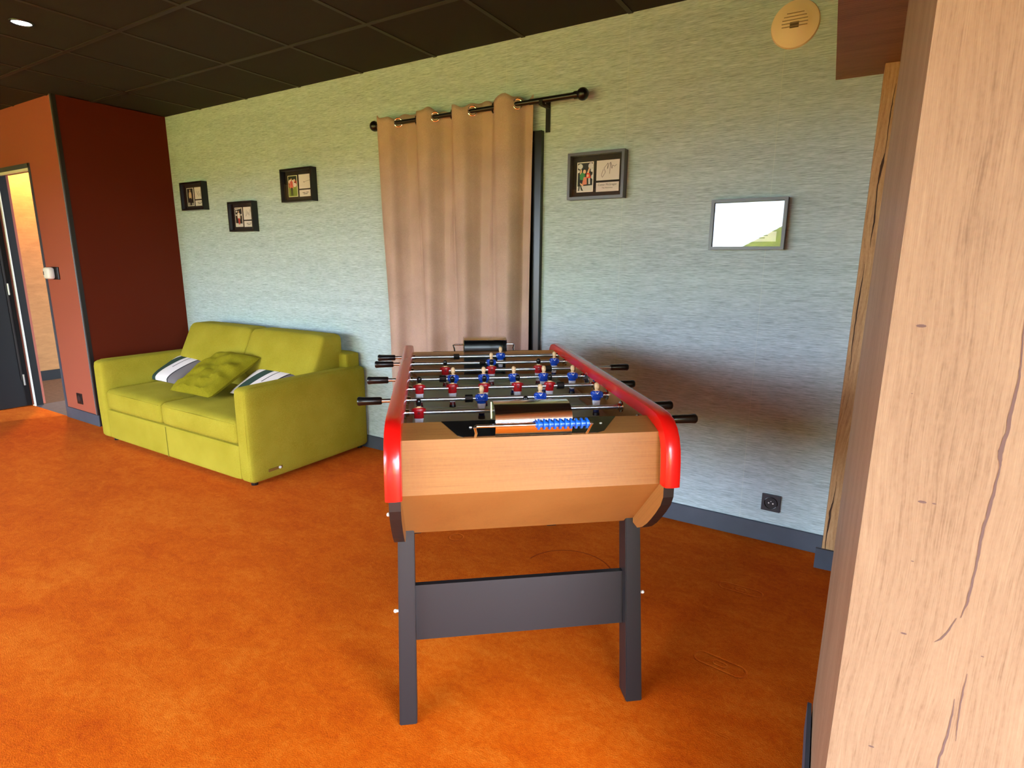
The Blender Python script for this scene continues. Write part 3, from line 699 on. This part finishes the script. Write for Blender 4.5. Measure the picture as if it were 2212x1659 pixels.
def m_stripes():
    m, t, b = newmat('striped_cushion_print'); B = NB(t); v = B.obj(); x, y, z = B.sep(v)
    s = B.math('ADD', x, B.math('MULTIPLY', B.math('MULTIPLY', B.math('ADD', y, .15), B.math('ADD', y, .15)), -1.1))
    f = B.math('DIVIDE', B.math('ADD', s, .23), .42)
    wh = lin((228, 214, 216)); gr = lin((38, 62, 54)); gy = lin((112, 102, 106)); bl = lin((24, 22, 30))
    c = B.ramp(f, [(0, wh), (.14, gr), (.36, wh), (.46, wh), (.475, wh), (.74, bl), (.775, gy)], 'CONSTANT')
    ln = B.math('MULTIPLY', B.math('LESS_THAN', B.math('ABSOLUTE', B.math('SUBTRACT', f, .5)), .012), B.math('GREATER_THAN', y, -.02))
    c = B.mix(ln, c, (*bl, 1))
    t.links.new(c, b.inputs['Base Color']); b.inputs['Roughness'].default_value = .85
    return m
STR = m_stripes()
pillow('scatter_cushion', 'striped white and dark green cushion tucked against the left back cushion', STR, (-4.563, 2.412, .494), (math.radians(28), 0, math.radians(0)), (.46, .31), .075, group='cushions on the sofa')
pillow('scatter_cushion', 'striped white and dark green cushion half hidden behind the right armrest', STR, (-3.462, 2.415, .504), (math.radians(28), 0, math.radians(0)), (.46, .29), .075, group='cushions on the sofa')
pillow('scatter_cushion', 'crumpled olive velvet cushion lying over the middle of the sofa', VELVET, (-3.870, 2.305, .548), (math.radians(27), 0, math.radians(2)), (.45, .46), .11, .034, group='cushions on the sofa', seed=4)

# ------------------------------------------------------------ foosball table
TY = .694; UC = .262; TC = 2.08
cx = math.cos(TY)*UC-math.sin(TY)*TC; cy = math.sin(TY)*UC+math.cos(TY)*TC
ft = thing('foosball_table', 'beech foosball table with red rails and charcoal legs', 'foosball table', (cx, cy, 0), TY)
def mir(pts, s): return [(s*(p[0]), p[1]) for p in pts]   # s=1 near end already given as t-TC
# side panels
prof = [(1.46, .936), (1.42, .932), (1.395, .923), (1.375, .907), (1.36, .885), (1.350, .86), (1.345, .83), (1.345, .738), (1.358, .710), (1.385, .677), (1.412, .648), (1.44, .620), (1.475, .592), (1.512, .571)]
half = [(a-TC, b) for a, b in prof]
full = half+[(-a, b) for a, b in half[::-1]]
for s in (-1, 1):
    bm = BM(); xi, xo = s*.340, s*.369
    fs = prism(bm, full, xi, xo, 'x', 1); fs[0].material_index = 0
    sp_ = link('side_panel', bm, [BEECH, EDGE], ft)
    # red rail: swept D section
    path = [(1.337, .772), (1.338, .80), (1.341, .84), (1.346, .87), (1.356, .895), (1.371, .915), (1.392, .930), (1.42, .9385), (1.46, .942)]
    P = [(s*.356, a-TC, b) for a, b in path]; P = P+[(s*.356, 0, .942)]+[(p[0], -p[1], p[2]) for p in P[::-1]]
    w = .0215; crs = []
    for k in range(9): a = PI*k/8; crs.append((w*math.cos(a) if abs(math.cos(a)) < .999 else w*math.copysign(1, math.cos(a)), 0.014*math.sin(a)**.38))
    crs = [(w, -.022)]+crs+[(-w, -.022)]
    bm = BM(); sweep(bm, P, crs, (1, 0, 0)); rl = link('rail', bm, RED, ft, True)
    # side slopes beside the pitch
    bm = BM(); x0, x1 = s*.332, s*.34
    prism(bm, [(s*.3405, .83), (s*.3405, .812), (s*.322, .8165)], -.605, .605, 'y'); link('side_ramp', bm, BEECH, ft)
# end boxes
for s in (1, -1):
    o2 = [(1.475, .928), (1.388, .907), (1.371, .767), (1.566, .570), (1.60, .570), (1.60, .60), (1.475, .795)]
    bm = BM()
    def ep(pts): return [((a-TC)*s, b) for a, b in pts]
    prism(bm, ep(o2), -.34, -.10, 'x'); prism(bm, ep(o2), .10, .34, 'x')
    prism(bm, ep([(1.388, .907), (1.371, .767), (1.566, .57), (1.60, .57), (1.60, .60), (1.475, .795), (1.475, .805), (1.40, .805), (1.40, .905)]), -.10, .10, 'x')
    link('end_panel', bm, BEECH, ft)
    bm = BM(); prism(bm, ep([(1.402, .806), (1.474, .806), (1.474, .9), (1.402, .9)]), -.099, -.095); prism(bm, ep([(1.402, .806), (1.474, .806), (1.474, .9), (1.402, .9)]), .095, .099)
    prism(bm, ep([(1.401, .806), (1.405, .806), (1.405, .9), (1.401, .9)]), -.095, .095); link('goal_mouth', bm, BLACKP, ft)
    # mirror-black trapezoid plate on the sloping top
    bm = BM(); sl = (.928-.907)/(1.475-1.388)
    def tz(t): return .907+(t-1.388)*sl+.0016
    A = [(-.243, 1.474), (.243, 1.474), (.19, 1.392), (-.19, 1.392)]
    A = [(-.235, 1.474), (-.196, 1.402), (-.182, 1.393), (.168, 1.393), (.19, 1.402), (.243, 1.474)]
    lo = [bm.verts.new((x*s, (t-TC)*s, tz(t)-.0014)) for x, t in A]; hi = [bm.verts.new((x*s, (t-TC)*s, tz(t))) for x, t in A]
    bm.faces.new(lo); bm.faces.new(hi[::-1])
    for k in range(len(A)): bm.faces.new((lo[k], lo[(k+1) % len(A)], hi[(k+1) % len(A)], hi[k]))
    pt = link('goal_plate', bm, DARKMET, ft)
    for x in (-.16, .19):
        bm = BM(); ball(bm, (x*s, (1.437-TC)*s, tz(1.437)+.001), .004, 10, 6, scale=(1, 1, .5)); link('screw', bm, WHITEP, pt)
    # hood
    arc = [(1.395, .911), (1.388, .925), (1.386, .942), (1.390, .957), (1.399, .969), (1.412, .978), (1.43, .984), (1.455, .985), (1.48, .981), (1.497, .973)]
    bm = BM(); th = .0018
    if s < 0: arc = [(a, b+.0085*min(1, i/3)) for i, (a, b) in enumerate(arc)]
    outer = ep(arc); inner = [(a+ (.0 if i in (0,) else 0)+s*.002*(1 if i < 6 else 0), b-.0022*(1 if i > 2 else .3)) for i, (a, b) in enumerate(outer)]
    n = len(outer)
    V = [[bm.verts.new((x, p[0], p[1])) for p in outer] for x in (-.1, .1)]; Wv = [[bm.verts.new((x, p[0], p[1])) for p in inner] for x in (-.098, .098)]
    for i in range(n-1):
        bm.faces.new((V[0][i], V[0][i+1], V[1][i+1], V[1][i])).material_index = 0
        bm.faces.new((Wv[0][i], Wv[1][i], Wv[1][i+1], Wv[0][i+1])).material_index = 1
    bm.faces.new((V[0][-1], Wv[0][-1], Wv[1][-1], V[1][-1])).material_index = 0
    for e in (0, 1):
        x = (-.1, .1)[e]; xi = (-.098, .098)[e]
        tipo = bm.verts.new((x, (1.490-TC)*s, .926)); tipi = bm.verts.new((xi, (1.490-TC)*s, .926))
        bm.faces.new(V[e]+[tipo]).material_index = 0; bm.faces.new(Wv[e]+[tipi]).material_index = 1
        bm.faces.new((V[e][-1], tipo, tipi, Wv[e][-1])).material_index = 0
    hd = link('goal_hood', bm, [CHROME, BLACKP], ft, True, recalc=False)
    bm = BM(); zt = .973 if s > 0 else .9815; pth = [(-.1, (1.490-TC)*s, .926), (-.1, (1.497-TC)*s, zt), (.1, (1.497-TC)*s, zt), (.1, (1.490-TC)*s, .926)]
    tube(bm, [pth[0], pth[1]], .0022, 8); tube(bm, [pth[1], pth[2]], .0022, 8); tube(bm, [pth[2], pth[3]], .0022, 8); link('hood_rim', bm, CHROME, hd, True)
    # scoring bar with blue beads
    ty, zb = (1.366-TC)*s, .944
    bm = BM(); tube(bm, [(-.152*s, (1.388-TC)*s, .910), (-.150*s, (1.376-TC)*s, .925), (-.155*s, ty, .942), (-.150*s, ty, zb), (.137*s, ty, zb), (.145*s, ty, .942), (.140*s, (1.376-TC)*s, .925), (.138*s, (1.388-TC)*s, .910)], .0042, 10)
    sb = link('scoring_bar', bm, CHROME, ft, True)
    for k in range(10):
        x = (.006+.0138*k-(0 if s == 1 else .10))*s; bm = BM()
        tube(bm, [(x-.0069, ty, zb), (x-.0034, ty, zb), (x-.0022, ty, zb), (x+.0022, ty, zb), (x+.0034, ty, zb), (x+.0069, ty, zb)], [.0078, .0078, .0138, .0138, .0078, .0078], 20); link('scoring_bead', bm, BLUE, sb, True)
# cabinet floor and pitch
bm = BM(); box(bm, -.339, .339, -.51, .51, .575, .60); link('cabinet_bottom', bm, BLACKP, ft)
bm = BM(); box(bm, -.3395, .3395, -.604, .604, .800, .8145, 0)
def ln_(x0, x1, y0, y1): box(bm, x0, x1, y0, y1, .8145, .8149, 1)
lw = .0022
for x in (-.316, .316): ln_(x-lw, x+lw, -.6, .6)
ln_(-.316, .316, -lw, lw+.002)
for s in (-1, 1):
    ln_(-.175, .175, s*.40-lw, s*.40+lw); ln_(-.175-lw, -.175+lw, min(s*.40, s*.6), max(s*.40, s*.6)); ln_(.175-lw, .175+lw, min(s*.40, s*.6), max(s*.40, s*.6))
N = 48
for r in (.1,):
    o_ = [bm.verts.new(((r+lw)*math.cos(k*2*PI/N), (r+lw)*math.sin(k*2*PI/N), .8149)) for k in range(N)]; i_ = [bm.verts.new(((r-lw)*math.cos(k*2*PI/N), (r-lw)*math.sin(k*2*PI/N), .8149)) for k in range(N)]
    for k in range(N): bm.faces.new((o_[k], o_[(k+1) % N], i_[(k+1) % N], i_[k])).material_index = 1
link('pitch', bm, [mat('grey_green_pitch', (180, 208, 182), .5, spec=.3), mat('pitch_line', (200, 204, 196), .5)], ft)
# service cup
for s in (-1, 1):
    bm = BM(); pts = [Vector((s*.337, .02+.028*math.cos(k*PI/12), .905+.022*math.sin(k*PI/12))) for k in range(25)]; tube(bm, pts, .003, 8, cap=False); 
    cyl(bm, (s*.3405, .02, .905), (s*.3385, .02, .905), .024, 24, 1); link('ball_entry', bm, [CHROME, BLACKP], ft, True)
# legs, cross panels, bolts
for s in (-1, 1):
    for e in (1, -1):
        bm = BM(); xo, xi = s*.3735, s*.322; xo2, xi2 = s*.363, s*.3165
        f_ = 0 if e == 1 else -.09
        y0, y1 = (1.476+f_-TC)*e, (1.543+f_-TC)*e; y0t, y1t = (1.556+f_-TC)*e, (1.618+f_-TC)*e
        lo = [bm.verts.new(p) for p in ((xo, y0, 0), (xi, y0, 0), (xi, y1, 0), (xo, y1, 0))]; hi = [bm.verts.new(p) for p in ((xo2-s*.024*0, y0t, .62), (xi2, y0t, .62), (xi2, y1t, .62), (xo2, y1t, .62))]
        bm.faces.new(lo); bm.faces.new(hi[::-1])
        for k in range(4): bm.faces.new((lo[k], lo[(k+1) % 4], hi[(k+1) % 4], hi[k]))
        bmesh.ops.bevel(bm, geom=bm.edges[:], offset=.0025, segments=2, affect='EDGES')
        link('leg', bm, LEG, ft, True)
for e in (1, -1):
    bm = BM(); a = (1.538-TC)*e; b2 = (1.556-TC)*e
    lo, hi = .238, .405
    prism(bm, [(a, lo), (a+.020*e, hi), (b2+.020*e, hi), (b2, lo)], -.319, .319, 'x'); link('cross_panel', bm, LEG, ft)
    for x in (-.3785, .3785):
        bm = BM(); ball(bm, (x, (1.446-TC)*e, .686), .0055, 10, 8); cyl(bm, (x, (1.446-TC)*e, .686), (x*.97, (1.446-TC)*e, .686), .004, 10); link('bolt', bm, WHITEP, ft, True)
        bm = BM(); ball(bm, (x*.995, (1.53-TC)*e, .345), .0055, 10, 8); cyl(bm, (x*.995, (1.53-TC)*e, .345), (x*.96, (1.53-TC)*e, .345), .004, 10); link('bolt', bm, WHITEP, ft, True)
# players: one continuous moulded figure per mesh
SKIN = mat('figure_skin', (232, 190, 140), .45); HAIRB = mat('figure_black_hair', (12, 12, 12), .3); HAIR = mat('figure_brown_hair', (40, 24, 14), .4)
JB = mat('figure_blue_shirt', (14, 66, 170), .3); JR = mat('figure_red_shirt', (176, 14, 22), .3); SHW = mat('figure_white_shorts', (226, 224, 230), .4)
SB = mat('figure_blue_socks', (10, 30, 92), .35); SR = mat('figure_red_socks', (112, 8, 16), .35); BT = mat('figure_boots', (16, 16, 18), .35); WC = mat('figure_white_collar', (235, 232, 235), .4)
def player(team):
    """built about the rod axis at z=0, facing -y"""
    bm = BM(); SEG = 14
    # (z, half x, half y, y offset, material) - loft up the body; 0 skin 1 shirt 2 shorts 3 socks 4 boots 5 hair 6 collar
    L_ = [(-.0700, .0105, .0095, -.002, 4), (-.0690, .0120, .0110, -.002, 4), (-.0600, .0110, .0095, -.001, 4), (-.0590, .0100, .0078, 0, 3), (-.0500, .0092, .0070, 0, 3),
          (-.0490, .0105, .0072, 0, 2), (-.0380, .0122, .0080, 0, 2), (-.0220, .0140, .0090, 0, 2), (-.0170, .0142, .0092, 0, 2), (-.0165, .0152, .0098, 0, 1), (-.0080, .0150, .0100, 0, 1), (.0000, .0168, .0110, 0, 1),
          (.0080, .0182, .0108, 0, 1), (.0130, .0176, .0100, 0, 1), (.0160, .0120, .0080, 0, 1), (.0175, .0062, .0060, 0, 0), (.0205, .0052, .0056, -.0005, 0), (.0225, .0068, .0078, -.001, 0), (.0280, .0080, .0094, -.001, 0),
          (.0340, .0084, .0098, 0, 0), (.0390, .0074, .0088, .0008, 5), (.0425, .0048, .0060, .001, 5), (.0440, .0015, .002, .001, 5)]
    prev = None
    for z, a, b, o, mi in L_:
        ring = []
        for k in range(SEG):
            t = k*2*PI/SEG; c, s = math.cos(t), math.sin(t)
            x = a*math.copysign(abs(c)**.8, c); y = b*math.copysign(abs(s)**.8, s)+o
            if -.05 < z < -.02 and abs(x) < .004: y *= .45      # cleft between the legs
            ring.append(bm.verts.new((x, y, z)))
        if prev:
            for k in range(SEG):
                f = bm.faces.new((prev[0][k], prev[0][(k+1) % SEG], ring[(k+1) % SEG], ring[k])); f.material_index = mi
                cyc = f.calc_center_median()
                if z > .022 and cyc.y > .003: f.material_index = 5
                if team and z > .036 and cyc.y <= .003: f.material_index = 0
                if not team and z > .026: f.material_index = 5
        else: bm.faces.new(ring[::-1]).material_index = 4
        prev = (ring, mi)
    bm.faces.new(prev[0]).material_index = 0 if team else 5
    # folded arms
    for s in (-1, 1):
        tube(bm, [(s*.0165, 0, .011), (s*.0185, -.003, .003), (s*.0165, -.008, -.005), (s*.006, -.0118, -.0055), (-s*.003, -.0122, -.0035)], [.0040, .0042, .0040, .0036, .003], 8, 1)
    # white V collar and screw boss on the back
    for s in (-1, 1):
        vs_ = [bm.verts.new(p) for p in ((s*.0056, -.0072, .0165), (s*.0068, -.0098, .0135), (0, -.0128, .0045), (0, -.0118, .0080))]; bm.faces.new(vs_).material_index = 6
    cyl(bm, (0, .0095, .001), (0, .0125, .001), .0042, 10, 3)
    cyl(bm, (-.0215, 0, 0), (.0215, 0, 0), .0068, 12, 1)
    ms = [SKIN, JB if team else JR, SHW, SB if team else SR, BT, HAIR if team else HAIRB, WC if team else JR]
    o = link('player_figure', bm, ms, None, True, recalc=True)
    return o
pB = player(1); pR = player(0)
def dup(src, parent, loc, rz):
    c = src.copy(); C.objects.link(c); c.parent = parent; c.location = loc; c.rotation_euler = (random.uniform(-.05, .05), 0, rz); return c
US = {0: ([.0], 0), 1: ([-.297, .03], 0), 2: ([-.093, .105, .302], 1), 3: ([-.299, -.183, -.069, .052, .170], 0), 4: ([-.174, -.057, .060, .178, .293], 1), 5: ([-.199, -.010, .186], 0), 6: ([.005, .286], 1), 7: ([.065], 1)}
ST = {0: (-.05,), 1: (.075,), 2: (-.135,), 3: (.210,), 4: (-.213,), 5: (.228,), 6: (-.033,), 7: (-.138,)}
HP = {0: .442, 1: .431, 2: -.418, 3: .415, 4: -.416, 5: .497, 6: -.414, 7: -.414}
usedB = usedR = False
for i in range(8):
    tt_ = 1.475+.0756+.1512*i-TC; z = .892+.0033*i
    us, team = US[i]; h0 = HP[i]; sg = 1 if h0 > 0 else -1
    # handles on the right belong to red
    rd = BM(); cyl(rd, (-sg*.352, tt_, z), (h0+sg*.02, tt_, z), .0068, 14); rod_o = link('rod', rd, STEEL, ft, True)
    bm = BM(); hx = [h0, h0+sg*.004, h0+sg*.06, h0+sg*.072, h0+sg*.077]; tube(bm, [(x, tt_, z) for x in hx], [.0105, .0125, .0135, .0150, .0120], 18); link('handle', bm, BLACKP, rod_o, True)
    for s in (-1, 1):
        bm = BM(); tube(bm, [(s*.3395, tt_, z), (s*.336, tt_, z), (s*.3355, tt_, z), (s*.325, tt_, z)], [.019, .018, .0115, .0105], 18); link('bearing', bm, CHROME, rod_o, True)
    for x in ST[i]:
        bm = BM(); tube(bm, [(x-.013, tt_, z), (x-.011, tt_, z), (x+.011, tt_, z), (x+.013, tt_, z)], [.0125, .0135, .0135, .0125], 8); link('bumper', bm, BLACKP, rod_o)
    for u in us:
        if team and not usedB: p = pB; p.parent = rod_o; p.location = (u, tt_, z); usedB = True
        elif not team and not usedR: p = pR; p.parent = rod_o; p.location = (u, tt_, z); p.rotation_euler = (0, 0, PI); usedR = True
        else: p = dup(pB if team else pR, rod_o, (u, tt_, z), 0 if team else PI)
